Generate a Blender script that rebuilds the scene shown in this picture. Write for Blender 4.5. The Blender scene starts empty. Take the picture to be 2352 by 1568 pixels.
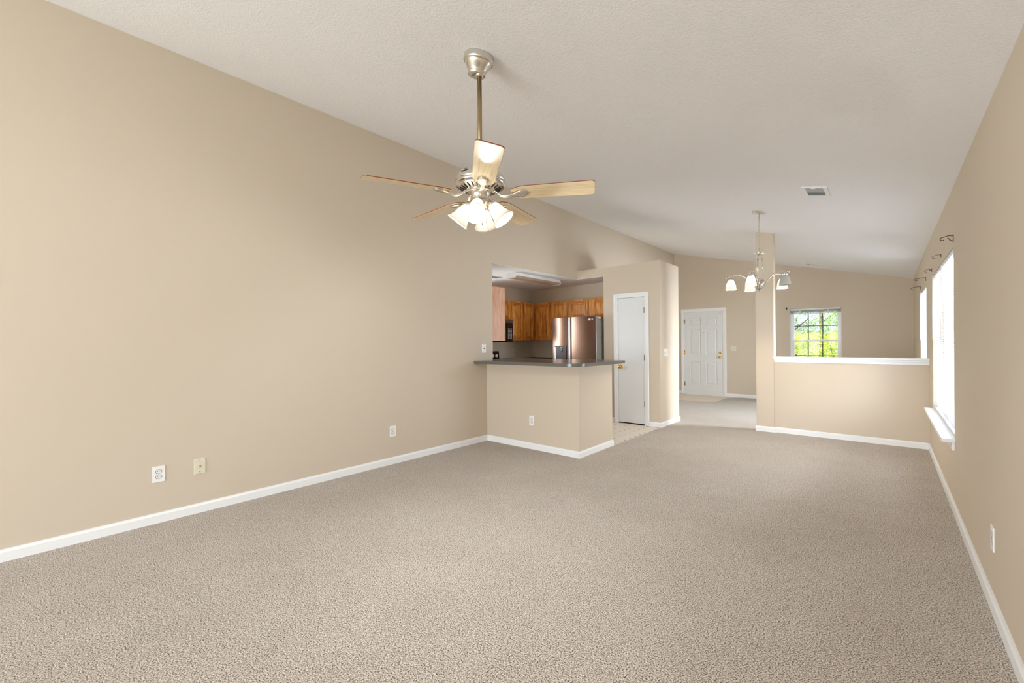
import bpy, bmesh, math, random
from mathutils import Vector, Matrix
random.seed(7)
PI = math.pi
SC = bpy.context.scene
COL = SC.collection

# ------------------------------------------------------------------ camera
cam_d = bpy.data.cameras.new('camera')
cam_d.sensor_fit = 'HORIZONTAL'
cam_d.sensor_width = 36.0
cam_d.lens = 986.143 / 2352 * 36.0
cam_d.shift_y = 5.69 / 2352
cam_d.clip_start = 0.02
cam = bpy.data.objects.new('camera', cam_d)
COL.objects.link(cam)
YAW, PIT, ROL = 0.71707, -0.0017657, -0.0082656
r_h = Vector((math.cos(YAW), math.sin(YAW), 0)); d_h = Vector((-math.sin(YAW), math.cos(YAW), 0)); u_h = Vector((0, 0, 1))
fw = d_h * math.cos(PIT) + u_h * math.sin(PIT)
up0 = -d_h * math.sin(PIT) + u_h * math.cos(PIT)
rt = r_h * math.cos(ROL) + up0 * math.sin(ROL)
upv = -r_h * math.sin(ROL) + up0 * math.cos(ROL)
cam.matrix_world = Matrix(((rt.x, upv.x, -fw.x, 0), (rt.y, upv.y, -fw.y, 0), (rt.z, upv.z, -fw.z, 1.313), (0, 0, 0, 1)))
SC.camera = cam

# ------------------------------------------------------------------ view, world, daylight
SC.view_settings.view_transform = 'Standard'
SC.view_settings.look = 'None'
SC.view_settings.gamma = 1.0
SC.view_settings.use_curve_mapping = False
SC.view_settings.exposure = 0.28
world = bpy.data.worlds.new('sky'); SC.world = world
world.use_nodes = True
bg = world.node_tree.nodes['Background']
bg.inputs['Color'].default_value = (0.74, 0.86, 1.08, 1)
bg.inputs['Strength'].default_value = 1.15
SC.cycles.max_bounces = 14
SC.cycles.diffuse_bounces = 8
SC.cycles.transparent_max_bounces = 24
SC.cycles.sample_clamp_indirect = 6.0

def light(name, kind, loc, energy, color=(1, 1, 1), size=None, size_y=None, direction=None, radius=None, angle=None):
    l = bpy.data.lights.new(name, kind); l.energy = energy; l.color = color
    if kind == 'AREA':
        l.shape = 'RECTANGLE'; l.size = size; l.size_y = size_y
    if radius is not None: l.shadow_soft_size = radius
    if angle is not None: l.angle = angle
    o = bpy.data.objects.new(name, l); COL.objects.link(o); o.location = loc
    if direction: o.rotation_euler = Vector(direction).to_track_quat('-Z', 'Y').to_euler()
    return o

DAY = (0.91, 0.98, 1.06)
LAMP = (0.98, 1.0, 1.04)
WARM = (1.0, 0.84, 0.62)
E = dict(patio=262, side=132, second=720, front=150, fan=20.0, chand=10, kitchen=38)
light('sunlight', 'SUN', (0, 6, 12), 9.0, (1.0, 0.95, 0.85), direction=(0.45, 0.35, -1.0), angle=0.01)
# daylight entering by an added, unseen patio door behind the camera and by the side and front windows
light('added_daylight_patio', 'AREA', (-1.9, -5.2, 1.15), E['patio'], DAY, 3.4, 2.0, (0, 1, 0.45))
light('daylight_side', 'AREA', (1.6, 5.64, 1.20), E['side'], DAY, 2.2, 1.4, (-1, 0, 0.3))
light('daylight_second', 'AREA', (1.6, 8.24, 1.00), E['second'], DAY, 1.4, 1.4, (-1, 0, 0.35))
light('daylight_front', 'AREA', (-1.15, 11.9, 2.9), E['front'], DAY, 1.4, 1.0, (0, -1, -1.4))
light('added_daylight_kitchen', 'AREA', (-5.80, 4.84, 1.50), E['kitchen'], DAY, .66, .90, (.7, 0.5, -.45))  # fill from an unseen window, added to brighten the kitchen

# ------------------------------------------------------------------ room numbers (metres; camera stands at x = y = 0)
XL, XR = -4.093, 0.388            # long left wall, right wall
YR, YF = -5.0, 11.055            # rear wall, front-door wall
SL = (2.4723 - 3.5585) / (XR - XL)
def ceil_z(x): return 3.5585 + SL * (x - XL)
SLOPE = math.atan(-SL)
XB, YB, YBE = -2.637, 4.171, 4.957      # bar half wall
YP, XP, YPE = 6.451, -2.613, 7.2345     # pantry block
ZP, ZO = 2.5675, 2.424                  # ledge on the pantry, kitchen ceiling
YO, XO = 4.2865, -3.576                 # kitchen opening
XK, YKN, YKB = -5.625, 4.415, 7.105     # kitchen walls
YH = 7.150                              # half wall

# ------------------------------------------------------------------ materials
def nmat(name):
    m = bpy.data.materials.new(name); m.use_nodes = True
    nt = m.node_tree; b = nt.nodes['Principled BSDF']
    return m, nt, b
def srgb(r, g, b):
    f = lambda c: (c / 255 / 12.92) if c / 255 <= 0.04045 else ((c / 255 + 0.055) / 1.055) ** 2.4
    return (f(r), f(g), f(b), 1)
def plain(name, rgb, rough=0.5, metal=0.0, coat=0.0, spec=0.5):
    m, nt, b = nmat(name)
    b.inputs['Base Color'].default_value = srgb(*rgb)
    b.inputs['Roughness'].default_value = rough
    b.inputs['Metallic'].default_value = metal
    b.inputs['Coat Weight'].default_value = coat
    b.inputs['Specular IOR Level'].default_value = spec
    return m
def coords(nt, scale=(1, 1, 1), kind='Object'):
    tc = nt.nodes.new('ShaderNodeTexCoord'); mp = nt.nodes.new('ShaderNodeMapping')
    mp.inputs['Scale'].default_value = scale
    nt.links.new(tc.outputs[kind], mp.inputs['Vector'])
    return mp.outputs['Vector']
def noise(nt, vec, scale, detail=3, rough=0.5, dist=0.0):
    n = nt.nodes.new('ShaderNodeTexNoise'); n.inputs['Scale'].default_value = scale
    n.inputs['Detail'].default_value = detail; n.inputs['Roughness'].default_value = rough
    n.inputs['Distortion'].default_value = dist
    nt.links.new(vec, n.inputs['Vector']); return n.outputs['Fac']
def ramp(nt, fac, stops):
    r = nt.nodes.new('ShaderNodeValToRGB'); cr = r.color_ramp
    while len(cr.elements) < len(stops): cr.elements.new(0.5)
    for e, (p, c) in zip(cr.elements, stops): e.position = p; e.color = c
    nt.links.new(fac, r.inputs['Fac']); return r.outputs['Color']
def mixc(nt, fac, a, b, mode='MIX'):
    m = nt.nodes.new('ShaderNodeMix'); m.data_type = 'RGBA'; m.blend_type = mode
    for s, v in ((0, fac), (6, a), (7, b)):
        if hasattr(v, 'links'): nt.links.new(v, m.inputs[s])
        else: m.inputs[s].default_value = v
    return m.outputs[2]
def bump(nt, b, h, strength, dist=0.002):
    n = nt.nodes.new('ShaderNodeBump'); n.inputs['Strength'].default_value = strength; n.inputs['Distance'].default_value = dist
    nt.links.new(h, n.inputs['Height']); nt.links.new(n.outputs['Normal'], b.inputs['Normal'])
    return n

def paint(name, rgb, nscale=240, strength=0.06, rough=0.62, var=0.0):
    m, nt, b = nmat(name)
    v = coords(nt)
    b.inputs['Base Color'].default_value = srgb(*rgb)
    b.inputs['Roughness'].default_value = rough
    b.inputs['Specular IOR Level'].default_value = 0.3
    bump(nt, b, noise(nt, v, nscale, 2), strength, 0.001)
    return m
M_WALL = paint('beige_wall_paint', (207, 194.5, 176))
M_KWALL = M_WALL
M_TRIM = plain('white_trim_paint', (238, 240, 241), 0.35)
M_DOOR = plain('white_door_paint', (226, 229, 230), 0.4)
def m_ceiling():
    m, nt, b = nmat('textured_white_ceiling')
    v = coords(nt)
    b.inputs['Base Color'].default_value = srgb(241, 241, 243)
    b.inputs['Roughness'].default_value = 0.85; b.inputs['Specular IOR Level'].default_value = 0.15
    n1 = noise(nt, v, 130, 4, 0.65); n2 = noise(nt, v, 62, 2, 0.5, 0.8)
    mm = nt.nodes.new('ShaderNodeMath'); mm.operation = 'ADD'; nt.links.new(n1, mm.inputs[0]); nt.links.new(n2, mm.inputs[1])
    bump(nt, b, mm.outputs[0], 0.42, 0.006)
    return m
M_CEIL = m_ceiling()
def m_carpet():
    m, nt, b = nmat('beige_frieze_carpet')
    v = coords(nt)
    n1 = noise(nt, v, 165, 3, 0.62, 0.25)
    n2 = noise(nt, v, 2.2, 4, 0.6, 0.5)
    n3 = noise(nt, v, 300, 2, 0.6)
    c = ramp(nt, n1, [(0.34, srgb(48, 42, 37)), (0.44, srgb(158, 148, 136)), (0.54, srgb(209, 200, 189)), (0.66, srgb(242, 237, 229))])
    c2 = ramp(nt, n2, [(0.35, (0.93, 0.92, 0.91, 1)), (0.65, (1.0, 1.0, 1.0, 1))])
    c3 = ramp(nt, n3, [(0.35, (0.82, 0.8, 0.78, 1)), (0.6, (1.0, 1.0, 1.0, 1))])
    nt.links.new(mixc(nt, 1.0, mixc(nt, 1.0, c, c2, 'MULTIPLY'), c3, 'MULTIPLY'), b.inputs['Base Color'])
    b.inputs['Roughness'].default_value = 1.0; b.inputs['Specular IOR Level'].default_value = 0.05
    b.inputs['Sheen Weight'].default_value = 0.15
    bump(nt, b, n1, 0.6, 0.008)
    return m
M_CARPET = m_carpet()
def m_vinyl(name, dots):
    m, nt, b = nmat(name)
    base = srgb(226, 216, 202)
    if dots:
        P = 0.155
        tc = nt.nodes.new('ShaderNodeTexCoord'); sx = nt.nodes.new('ShaderNodeSeparateXYZ'); nt.links.new(tc.outputs['Object'], sx.inputs[0])
        def M(op, a, c=None):
            n = nt.nodes.new('ShaderNodeMath'); n.operation = op
            for i, q in enumerate((a, c)):
                if q is None: continue
                if hasattr(q, 'links'): nt.links.new(q, n.inputs[i])
                else: n.inputs[i].default_value = q
            return n.outputs[0]
        def cell(o, off): return M('ABSOLUTE', M('SUBTRACT', M('FRACT', M('DIVIDE', M('ADD', o, off + 100 * P), P)), 0.5))
        ax = cell(sx.outputs['X'], 3.125 + P / 2); ay = cell(sx.outputs['Y'], -6.125 + P / 2)
        dot = M('LESS_THAN', M('ADD', ax, ay), 0.105)
        line = M('MINIMUM', M('ABSOLUTE', M('SUBTRACT', ax, 0.0)), M('ABSOLUTE', M('SUBTRACT', ay, 0.0)))
        grout = M('LESS_THAN', line, 0.012)
        c = mixc(nt, grout, base, srgb(216, 205, 190))
        nt.links.new(mixc(nt, dot, c, srgb(62, 56, 54)), b.inputs['Base Color'])
    else:
        n = nt.nodes.new('ShaderNodeTexBrick'); n.offset = 0
        nt.links.new(coords(nt, (1, 1, 1)), n.inputs['Vector'])
        n.inputs['Scale'].default_value = 1.0; n.inputs['Brick Width'].default_value = 0.31; n.inputs['Row Height'].default_value = 0.31
        n.inputs['Mortar Size'].default_value = 0.004
        n.inputs['Color1'].default_value = srgb(222, 206, 182); n.inputs['Color2'].default_value = srgb(226, 211, 188); n.inputs['Mortar'].default_value = srgb(202, 186, 162)
        nt.links.new(n.outputs['Color'], b.inputs['Base Color'])
    b.inputs['Roughness'].default_value = 0.32
    return m
M_VINYL = m_vinyl('speckled_kitchen_vinyl', True)
M_TILE = m_vinyl('cream_entry_tile', False)
def m_oak(name, dark, mid, lite, axis=2, scale=1.0, rough=0.38):
    m, nt, b = nmat(name)
    s = [26.0, 26.0, 26.0]; s[axis] = 1.6
    v = coords(nt, tuple(k * scale for k in s))
    n1 = noise(nt, v, 1.0, 5, 0.6, 1.4)
    s2 = [150.0, 150.0, 150.0]; s2[axis] = 5.0
    n2 = noise(nt, coords(nt, tuple(s2)), 1.0, 3, 0.6)
    c = ramp(nt, n1, [(0.34, srgb(*dark)), (0.47, srgb(*mid)), (0.60, srgb(*lite))])
    c2 = ramp(nt, n2, [(0.36, (0.66, 0.6, 0.55, 1)), (0.5, (1, 1, 1, 1))])
    nt.links.new(mixc(nt, 0.75, c, c2, 'MULTIPLY'), b.inputs['Base Color'])
    b.inputs['Roughness'].default_value = rough
    b.inputs['Coat Weight'].default_value = 0.25; b.inputs['Coat Roughness'].default_value = 0.2
    return m
M_OAK = m_oak('honey_oak', (132, 68, 16), (202, 126, 44), (228, 164, 78))
M_OAKH = m_oak('honey_oak_rail', (138, 68, 16), (184, 102, 30), (206, 130, 50), axis=0)
M_OAKHY = m_oak('honey_oak_rail_side', (138, 68, 16), (184, 102, 30), (206, 130, 50), axis=1)
M_OAKP = m_oak('pale_oak_panel', (204, 150, 118), (222, 172, 142), (230, 186, 160), scale=0.7)
M_BLADE = m_oak('washed_maple_blade', (222, 200, 158), (230, 210, 170), (236, 218, 182), axis=0, scale=0.6, rough=0.3)
M_BLADETOP = plain('cherry_blade_edge', (138, 66, 42), 0.4)
def m_brushed(name, rgb, rough, aniso_axis=None, dv=.07):
    m, nt, b = nmat(name)
    b.inputs['Base Color'].default_value = srgb(*rgb); b.inputs['Metallic'].default_value = 1.0
    s = [220.0, 220.0, 220.0]
    if aniso_axis is not None: s[aniso_axis] = 4.0
    n = noise(nt, coords(nt, tuple(s)), 1.0, 2)
    r = nt.nodes.new('ShaderNodeMapRange'); nt.links.new(n, r.inputs['Value'])
    r.inputs['To Min'].default_value = rough - dv; r.inputs['To Max'].default_value = rough + dv
    nt.links.new(r.outputs['Result'], b.inputs['Roughness'])
    return m
M_NICKEL = m_brushed('brushed_nickel', (220, 216, 208), 0.22)
M_ROD = m_brushed('antique_nickel_rod', (176, 156, 118), 0.30)
M_STEEL = m_brushed('stainless_steel', (126, 102, 88), 0.25, 2, .02)
M_STEELEDGE = m_brushed('polished_steel_edge', (196, 198, 204), 0.22)
M_BRASS = plain('polished_brass', (226, 182, 92), 0.16, 1.0)
M_HINGE = plain('satin_hinge_metal', (150, 142, 130), 0.35, 1.0)
M_BLACK = plain('black_plastic', (18, 17, 17), 0.3)
M_BLACKL = plain('black_laminate', (24, 22, 22), 0.25)
M_DARK = plain('dark_slot', (40, 36, 32), 0.6)
M_WHITEP = plain('white_plastic', (240, 240, 240), 0.35)
M_IVORY = plain('ivory_plastic', (222, 216, 196), 0.4)
M_GREYM = plain('grey_vent_metal', (176, 182, 186), 0.5)
M_GREYD = plain('grey_appliance_side', (150, 148, 140), 0.45)
M_WHITEM = plain('white_enamel', (236, 238, 240), 0.35)
M_IRON = plain('dark_wrought_iron', (70, 60, 50), 0.45, 0.6)
M_VINYLW = plain('white_window_vinyl', (238, 240, 242), 0.35)
def m_top():
    m, nt, b = nmat('grey_speckled_laminate')
    n = noise(nt, coords(nt), 420, 2)
    nt.links.new(ramp(nt, n, [(0.4, srgb(88, 86, 82)), (0.6, srgb(112, 110, 105))]), b.inputs['Base Color'])
    b.inputs['Roughness'].default_value = 0.2; b.inputs['Specular IOR Level'].default_value = 0.6
    return m
M_TOP = m_top()
def m_glass():
    m = bpy.data.materials.new('window_glass'); m.use_nodes = True; nt = m.node_tree; nt.nodes.clear()
    o = nt.nodes.new('ShaderNodeOutputMaterial'); mx = nt.nodes.new('ShaderNodeMixShader'); t = nt.nodes.new('ShaderNodeBsdfTransparent'); g = nt.nodes.new('ShaderNodeBsdfGlossy')
    g.inputs['Roughness'].default_value = 0.02; mx.inputs[0].default_value = 0.008
    nt.links.new(t.outputs[0], mx.inputs[1]); nt.links.new(g.outputs[0], mx.inputs[2]); nt.links.new(mx.outputs[0], o.inputs[0])
    return m
M_GLASS = m_glass()
def m_translucent(name, rgb, fac, emit=0.0, ecol=(1, 1, 1, 1), pattern=False):
    m = bpy.data.materials.new(name); m.use_nodes = True; nt = m.node_tree; nt.nodes.clear()
    o = nt.nodes.new('ShaderNodeOutputMaterial'); mx = nt.nodes.new('ShaderNodeMixShader'); mx.inputs[0].default_value = fac
    p = nt.nodes.new('ShaderNodeBsdfPrincipled'); p.inputs['Base Color'].default_value = srgb(*rgb); p.inputs['Roughness'].default_value = 0.35
    t = nt.nodes.new('ShaderNodeBsdfTranslucent'); t.inputs['Color'].default_value = srgb(*rgb)
    nt.links.new(p.outputs[0], mx.inputs[1]); nt.links.new(t.outputs[0], mx.inputs[2])
    last = mx.outputs[0]
    if emit > 0:
        e = nt.nodes.new('ShaderNodeEmission'); e.inputs['Strength'].default_value = emit; e.inputs['Color'].default_value = ecol
        if pattern:
            n = noise(nt, coords(nt, (1, 1, 1)), 38, 3, 0.6, 2.5)
            nt.links.new(ramp(nt, n, [(0.38, (0.45, 0.43, 0.38, 1)), (0.56, ecol)]), e.inputs['Color'])
        a = nt.nodes.new('ShaderNodeAddShader'); nt.links.new(last, a.inputs[0]); nt.links.new(e.outputs[0], a.inputs[1]); last = a.outputs[0]
    nt.links.new(last, o.inputs[0]); return m
M_SLAT = m_translucent('white_blind_slat', (218, 220, 226), 0.12)
def m_shade():
    m = m_translucent('lit_alabaster_glass', (246, 243, 236), 0.62); nt = m.node_tree
    t = next(n for n in nt.nodes if n.type == 'BSDF_TRANSLUCENT')
    nt.links.new(ramp(nt, noise(nt, coords(nt), 38, 3, 0.6, 2.5), [(0.36, (0.72, 0.70, 0.65, 1)), (0.58, (0.95, 0.92, 0.86, 1))]), t.inputs['Color'])
    return m
M_SHADE = m_shade()
M_SHADEOFF = m_translucent('unlit_alabaster_glass', (204, 204, 196), 0.3)
M_BULB = m_translucent('lit_bulb', (255, 250, 240), 0.2, 7.0, (1.0, 0.95, 0.85, 1))
M_DIFF = plain('fluorescent_diffuser', (176, 150, 128), 0.25)  # brown tint paints in the reflection of the oak cabinets

# ------------------------------------------------------------------ mesh builder
class MB:
    def __init__(s): s.v = []; s.f = []; s.sm = []
    def add(s, vs, fs, smooth=False):
        o = len(s.v); s.v += [tuple(p) for p in vs]
        for f in fs: s.f.append(tuple(i + o for i in f)); s.sm.append(smooth)
        return s
    def box(s, x0, x1, y0, y1, z0, z1, M=None):
        vs = [Vector((x, y, z)) for z in (z0, z1) for y in (y0, y1) for x in (x0, x1)]
        if M is not None: vs = [M @ p for p in vs]
        return s.add(vs, [(0, 2, 3, 1), (4, 5, 7, 6), (0, 1, 5, 4), (2, 6, 7, 3), (0, 4, 6, 2), (1, 3, 7, 5)])
    def lathe(s, prof, n=32, M=None, close=False, smooth=True):
        vs = []; fs = []; k = len(prof)
        for i in range(n):
            a = 2 * PI * i / n
            for r, z in prof:
                p = Vector((r * math.cos(a), r * math.sin(a), z)); vs.append(M @ p if M is not None else p)
        for i in range(n):
            j = (i + 1) % n
            for q in range(k - 1):
                fs.append((i * k + q, j * k + q, j * k + q + 1, i * k + q + 1))
        if not close:
            if prof[0][0] > 1e-6: fs.append(tuple(i * k for i in reversed(range(n))))
            if prof[-1][0] > 1e-6: fs.append(tuple(i * k + k - 1 for i in range(n)))
        return s.add(vs, fs, smooth)
    def tube(s, pts, rad, n=8, smooth=True, closed=False, flat=1.0):
        pts = [Vector(p) for p in pts]; m = len(pts); rads = rad if isinstance(rad, (list, tuple)) else [rad] * m
        vs = []; fs = []; prev = None
        for i, p in enumerate(pts):
            if closed: t = pts[(i + 1) % m] - pts[i - 1]
            else: t = pts[min(i + 1, m - 1)] - pts[max(i - 1, 0)]
            t.normalize()
            if prev is None:
                a = Vector((0, 0, 1)) if abs(t.z) < 0.9 else Vector((1, 0, 0))
                nrm = t.cross(a).normalized()
            else:
                nrm = (prev - t * prev.dot(t)); nrm = nrm.normalized() if nrm.length > 1e-6 else t.orthogonal().normalized()
            prev = nrm; b = t.cross(nrm)
            for k in range(n):
                a = 2 * PI * k / n
                vs.append(p + nrm * math.cos(a) * rads[i] + b * math.sin(a) * rads[i] * flat)
        for i in range(m if closed else m - 1):
            j = (i + 1) % m
            for k in range(n):
                l = (k + 1) % n
                fs.append((i * n + k, i * n + l, j * n + l, j * n + k))
        if not closed:
            fs.append(tuple(reversed(range(n)))); fs.append(tuple((m - 1) * n + k for k in range(n)))
        return s.add(vs, fs, smooth)
    def prism(s, poly, z0, z1, M=None):
        n = len(poly)
        vs = [Vector((x, y, z0)) for x, y in poly] + [Vector((x, y, z1)) for x, y in poly]
        if M is not None: vs = [M @ p for p in vs]
        fs = [tuple(reversed(range(n))), tuple(range(n, 2 * n))] + [(i, (i + 1) % n, n + (i + 1) % n, n + i) for i in range(n)]
        return s.add(vs, fs)
    def build(s, name, mat, parent=None, bevel=0.0, loc=None, seg=2):
        me = bpy.data.meshes.new(name); me.from_pydata(s.v, [], s.f); me.update()
        bm = bmesh.new(); bm.from_mesh(me); bmesh.ops.recalc_face_normals(bm, faces=bm.faces); bm.to_mesh(me); bm.free()
        me.polygons.foreach_set('use_smooth', s.sm)
        me.materials.append(mat)
        o = bpy.data.objects.new(name, me); COL.objects.link(o)
        if parent is not None: o.parent = parent
        if loc is not None: o.location = loc
        if bevel > 0:
            b = o.modifiers.new('bevel', 'BEVEL'); b.width = bevel; b.segments = seg; b.limit_method = 'ANGLE'; b.angle_limit = math.radians(40)
        return o
def bx(name, mat, parent, *a, bevel=0.0): return MB().box(*a).build(name, mat, parent, bevel)
def tag(o, label, cat, group=None, kind=None):
    o['label'] = label; o['category'] = cat
    if group: o['group'] = group
    if kind: o['kind'] = kind
    return o
def thing(name, label, cat, loc=(0, 0, 0), rotz=0.0, group=None, kind=None):
    o = bpy.data.objects.new(name, None); COL.objects.link(o); o.empty_display_size = 0.05
    o.location = loc; o.rotation_euler = (0, 0, rotz)
    return tag(o, label, cat, group, kind)
def copy_tree(o, parent=None):
    c = o.copy(); COL.objects.link(c)
    if parent is not None: c.parent = parent
    for ch in list(o.children): copy_tree(ch, c)
    return c
def S(o, label, cat): return tag(o, label, cat, kind='structure')

def grid_wall(us, vs, solid, w0, w1, pos):
    """a wall of cells us x vs between w0 and w1, only outer faces; pos(u, v, w) -> xyz"""
    mb = MB(); nu, nv = len(us) - 1, len(vs) - 1
    ok = lambda i, j: 0 <= i < nu and 0 <= j < nv and solid((us[i] + us[i + 1]) / 2, (vs[j] + vs[j + 1]) / 2)
    idx = {}
    def V(i, j, w):
        if (i, j, w) not in idx:
            idx[(i, j, w)] = len(mb.v); mb.v.append(tuple(pos(us[i], vs[j], w)))
        return idx[(i, j, w)]
    def F(*q): mb.f.append(q); mb.sm.append(False)
    for i in range(nu):
        for j in range(nv):
            if not ok(i, j): continue
            for w in (w0, w1): F(V(i, j, w), V(i + 1, j, w), V(i + 1, j + 1, w), V(i, j + 1, w))
            for (a, b, c, d, e, g) in ((-1, 0, i, j, i, j + 1), (1, 0, i + 1, j, i + 1, j + 1), (0, -1, i, j, i + 1, j), (0, 1, i, j + 1, i + 1, j + 1)):
                if not ok(i + a, j + b): F(V(c, d, w0), V(e, g, w0), V(e, g, w1), V(c, d, w1))
    return mb

# ------------------------------------------------------------------ setting: floors, walls, ceilings
S(MB().prism([(XL - .1, YR - .1), (XR + .1, YR - .1), (XR + .1, YF + .1), (-2.55, YF + .1), (-2.55, 11.0), (-2.80, 10.75), (-2.80, 9.98), (-2.95, 9.84), (-3.1, 9.80), (XL - .1, 9.80),
             (XL - .1, YPE - .05), (-2.62, YPE - .05), (-2.62, YBE - .05), (XL - .1, YBE - .05)], -0.08, 0.0).build('floor', M_CARPET), 'beige speckled carpet over the whole living and dining area', 'floor')
S(MB().prism([(-2.62, YBE - .05), (-2.62, YPE - .05), (XL - .1, YPE - .05), (XK - .1, YPE - .05), (XK - .1, YKN - .1), (XL - .1, YKN - .1), (XL - .1, YBE - .05)], -0.08, -0.004).build('floor_kitchen', M_VINYL),
  'white vinyl kitchen floor dotted with small dark diamonds', 'floor')
S(MB().prism([(XL - .1, 9.80), (-3.1, 9.80), (-2.95, 9.84), (-2.80, 9.98), (-2.80, 10.75), (-2.55, 11.0), (-2.55, YF + .1), (XL - .1, YF + .1)], -0.08, -0.004).build('floor_entry', M_TILE),
  'cream tile patch in front of the front door', 'floor')

def wx(u, v, w): return (u, w, v)
def wy(u, v, w): return (w, u, v)
# left wall: opening from YO to YP below ZO; the pantry and its ledge cover the next stretch
def pl(u, v, w): return (w, u, v)
w = grid_wall([YR - .1, YO, YP, YPE, YF + .1], [-.05, ZO, 3.60], lambda u, v: not (YO < u < YP + .9 and v < ZO) or u > YPE, XL - .12, XL, pl)
S(w.build('wall_left', M_WALL), 'long plain beige wall along the left side, open to the kitchen', 'wall')
# rear wall behind the camera with an opening for the added patio door
def topz(x): return ceil_z(x) + 0.04
def pr(u, v, w): return (u, w, min(v, topz(u)))
w = grid_wall([XL - .12, -3.6, -0.2, XR + .15], [-.05, 0.06, 2.12, 3.7], lambda u, v: not (-3.6 < u < -0.2 and 0.06 < v < 2.12), YR - .12, YR, pr)
S(w.build('wall_rear', M_WALL), 'beige wall behind the camera with an opening for the added patio door', 'wall')
# right wall with its two windows
W1 = (4.67, 6.62, 0.555, 2.02); W2 = (7.62, 8.86, 0.555, 2.02)
def inw(u, v, W): return W[0] < u < W[1] and W[2] < v < W[3]
w = grid_wall([YR - .12, W1[0], W1[1], W2[0], W2[1], YF + .12], [-.05, .555, 2.02, 2.52], lambda u, v: not (inw(u, v, W1) or inw(u, v, W2)), XR, XR + .16, pl)
S(w.build('wall_right', M_WALL), 'beige low side wall on the right holding two windows', 'wall')
# far wall with front door and window
WF = (-1.585, -0.690, 0.62, 2.005); DF = (-3.87, -2.93, 2.065)
def pf(u, v, w): return (u, w, min(v, topz(u)))
w = grid_wall([XL - .12, DF[0], DF[1], WF[0], WF[1], XR + .15], [-.05, 0.0, WF[2], WF[3], DF[2], 3.7], lambda u, v: not (inw(u, v, WF) or (DF[0] < u < DF[1] and 0 < v < DF[2])), YF, YF + .14, pf)
S(w.build('wall_far', M_WALL), 'beige far wall with the front door and a grid window', 'wall')
# sloped ceiling
mb = MB()
x0, x1 = XL - .12, XR + .16
vs = [(x, y, ceil_z(x) + dz) for dz in (0, .12) for y in (YR - .12, YF + .14) for x in (x0, x1)]
mb.add(vs, [(0, 2, 3, 1), (4, 5, 7, 6), (0, 1, 5, 4), (2, 6, 7, 3), (0, 4, 6, 2), (1, 3, 7, 5)])
S(mb.build('ceiling', M_CEIL), 'sloped white textured ceiling falling towards the right wall', 'ceiling')
# kitchen shell
S(MB().prism([(XK - .1, YKN - .1), (XL - .12, YKN - .1), (XL - .12, YO + .001), (XL - .001, YO + .001), (XL - .001, YP + .001), (XO, YP + .001), (XO, YKB + .12), (XK - .1, YKB + .12)], ZO - .003, ZO + .09).build('ceiling_kitchen', M_CEIL), 'flat textured ceiling of the kitchen', 'ceiling')
w = grid_wall([YKN - .12, 4.50, 5.18, YKB + .1295], [-.05, 1.06, 2.05, ZO], lambda u, v: not (4.50 < u < 5.18 and 1.06 < v < 2.05), XK - .12, XK, pl)
S(w.build('wall_kitchen_side', M_KWALL), 'beige kitchen wall behind the range', 'wall')
S(bx('wall_kitchen_back', M_KWALL, None, XK, XO, YKB, YPE, -.05, ZO), 'beige kitchen wall behind the refrigerator', 'wall')
S(bx('wall_kitchen_near', M_KWALL, None, XK, XL - .12, YKN - .12, YKN, -.05, ZO), 'near end wall of the kitchen hidden behind the left wall', 'wall')
# pantry block (front with door hole), side, ledge
DP = (-3.335, -2.850, 2.045)
w = grid_wall([XL + .0, XO, DP[0], DP[1], XP], [-.05, 0.0, DP[2], ZO, ZP], lambda u, v: not (u < XO and v < ZO) and not (DP[0] < u < DP[1] and 0 < v < DP[2]), YP, YP + .11, wx)
S(w.build('wall_pantry_front', M_WALL), 'beige pantry wall with the narrow white door beside the kitchen', 'wall')
S(bx('wall_pantry_side', M_WALL, None, XP - .11, XP, YP + .11, YPE, -.05, ZP), 'beige end wall of the pantry block with two wall plates', 'wall')
S(bx('wall_pantry_inner', M_WALL, None, XO, XO + .1, YP + .11, YKB, -.05, ZO), 'wall between refrigerator and pantry', 'wall')
S(bx('wall_pantry_back', M_WALL, None, XO, XP - .11, YPE - .1, YPE, -.05, ZP), 'back wall of the pantry block towards the entry', 'wall')
S(bx('ceiling_pantry', M_CEIL, None, XL, XP - .11, YP + .11, YPE - .1, ZO, ZP - .001), 'ledge on top of the pantry block', 'ceiling')
# bar half wall, column, low dining wall
S(bx('wall_bar', M_WALL, None, XL, XB, YB, YBE, -.05, 1.046), 'beige half wall carrying the grey bar counter', 'wall')
CX0, CX1, CY0, CY1 = -1.4435, -1.220, 7.118, 7.262
mb = MB(); vs = [(x, y, z) for z in (-.05, 0) for y in (CY0, CY1) for x in (CX0, CX1)]
vs = vs[:4] + [(x, y, ceil_z(x) + .03) for (x, y, z) in vs[4:]]
mb.add(vs, [(0, 2, 3, 1), (4, 5, 7, 6), (0, 1, 5, 4), (2, 6, 7, 3), (0, 4, 6, 2), (1, 3, 7, 5)])
S(mb.build('column', M_WALL), 'beige square column rising to the sloped ceiling beside the low wall', 'column')
S(bx('wall_half', M_WALL, None, CX1, XR, YH, YH + .105, -.05, 1.012), 'low beige dividing wall between column and right wall', 'wall')
# cap of the low wall: shelf plus stepped moulding
mb = MB()
mb.box(CX1 - .012, XR, YH - .035, YH + .145, 1.062, 1.090)
mb.box(CX1 - .006, XR, YH - .024, YH + .13, 1.040, 1.062)
mb.box(CX1 + .000, XR, YH - .014, YH + .12, 1.008, 1.040)
S(mb.build('trim_1', M_TRIM, None, .003), 'white moulded cap along the top of the low dividing wall', 'trim')

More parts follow.
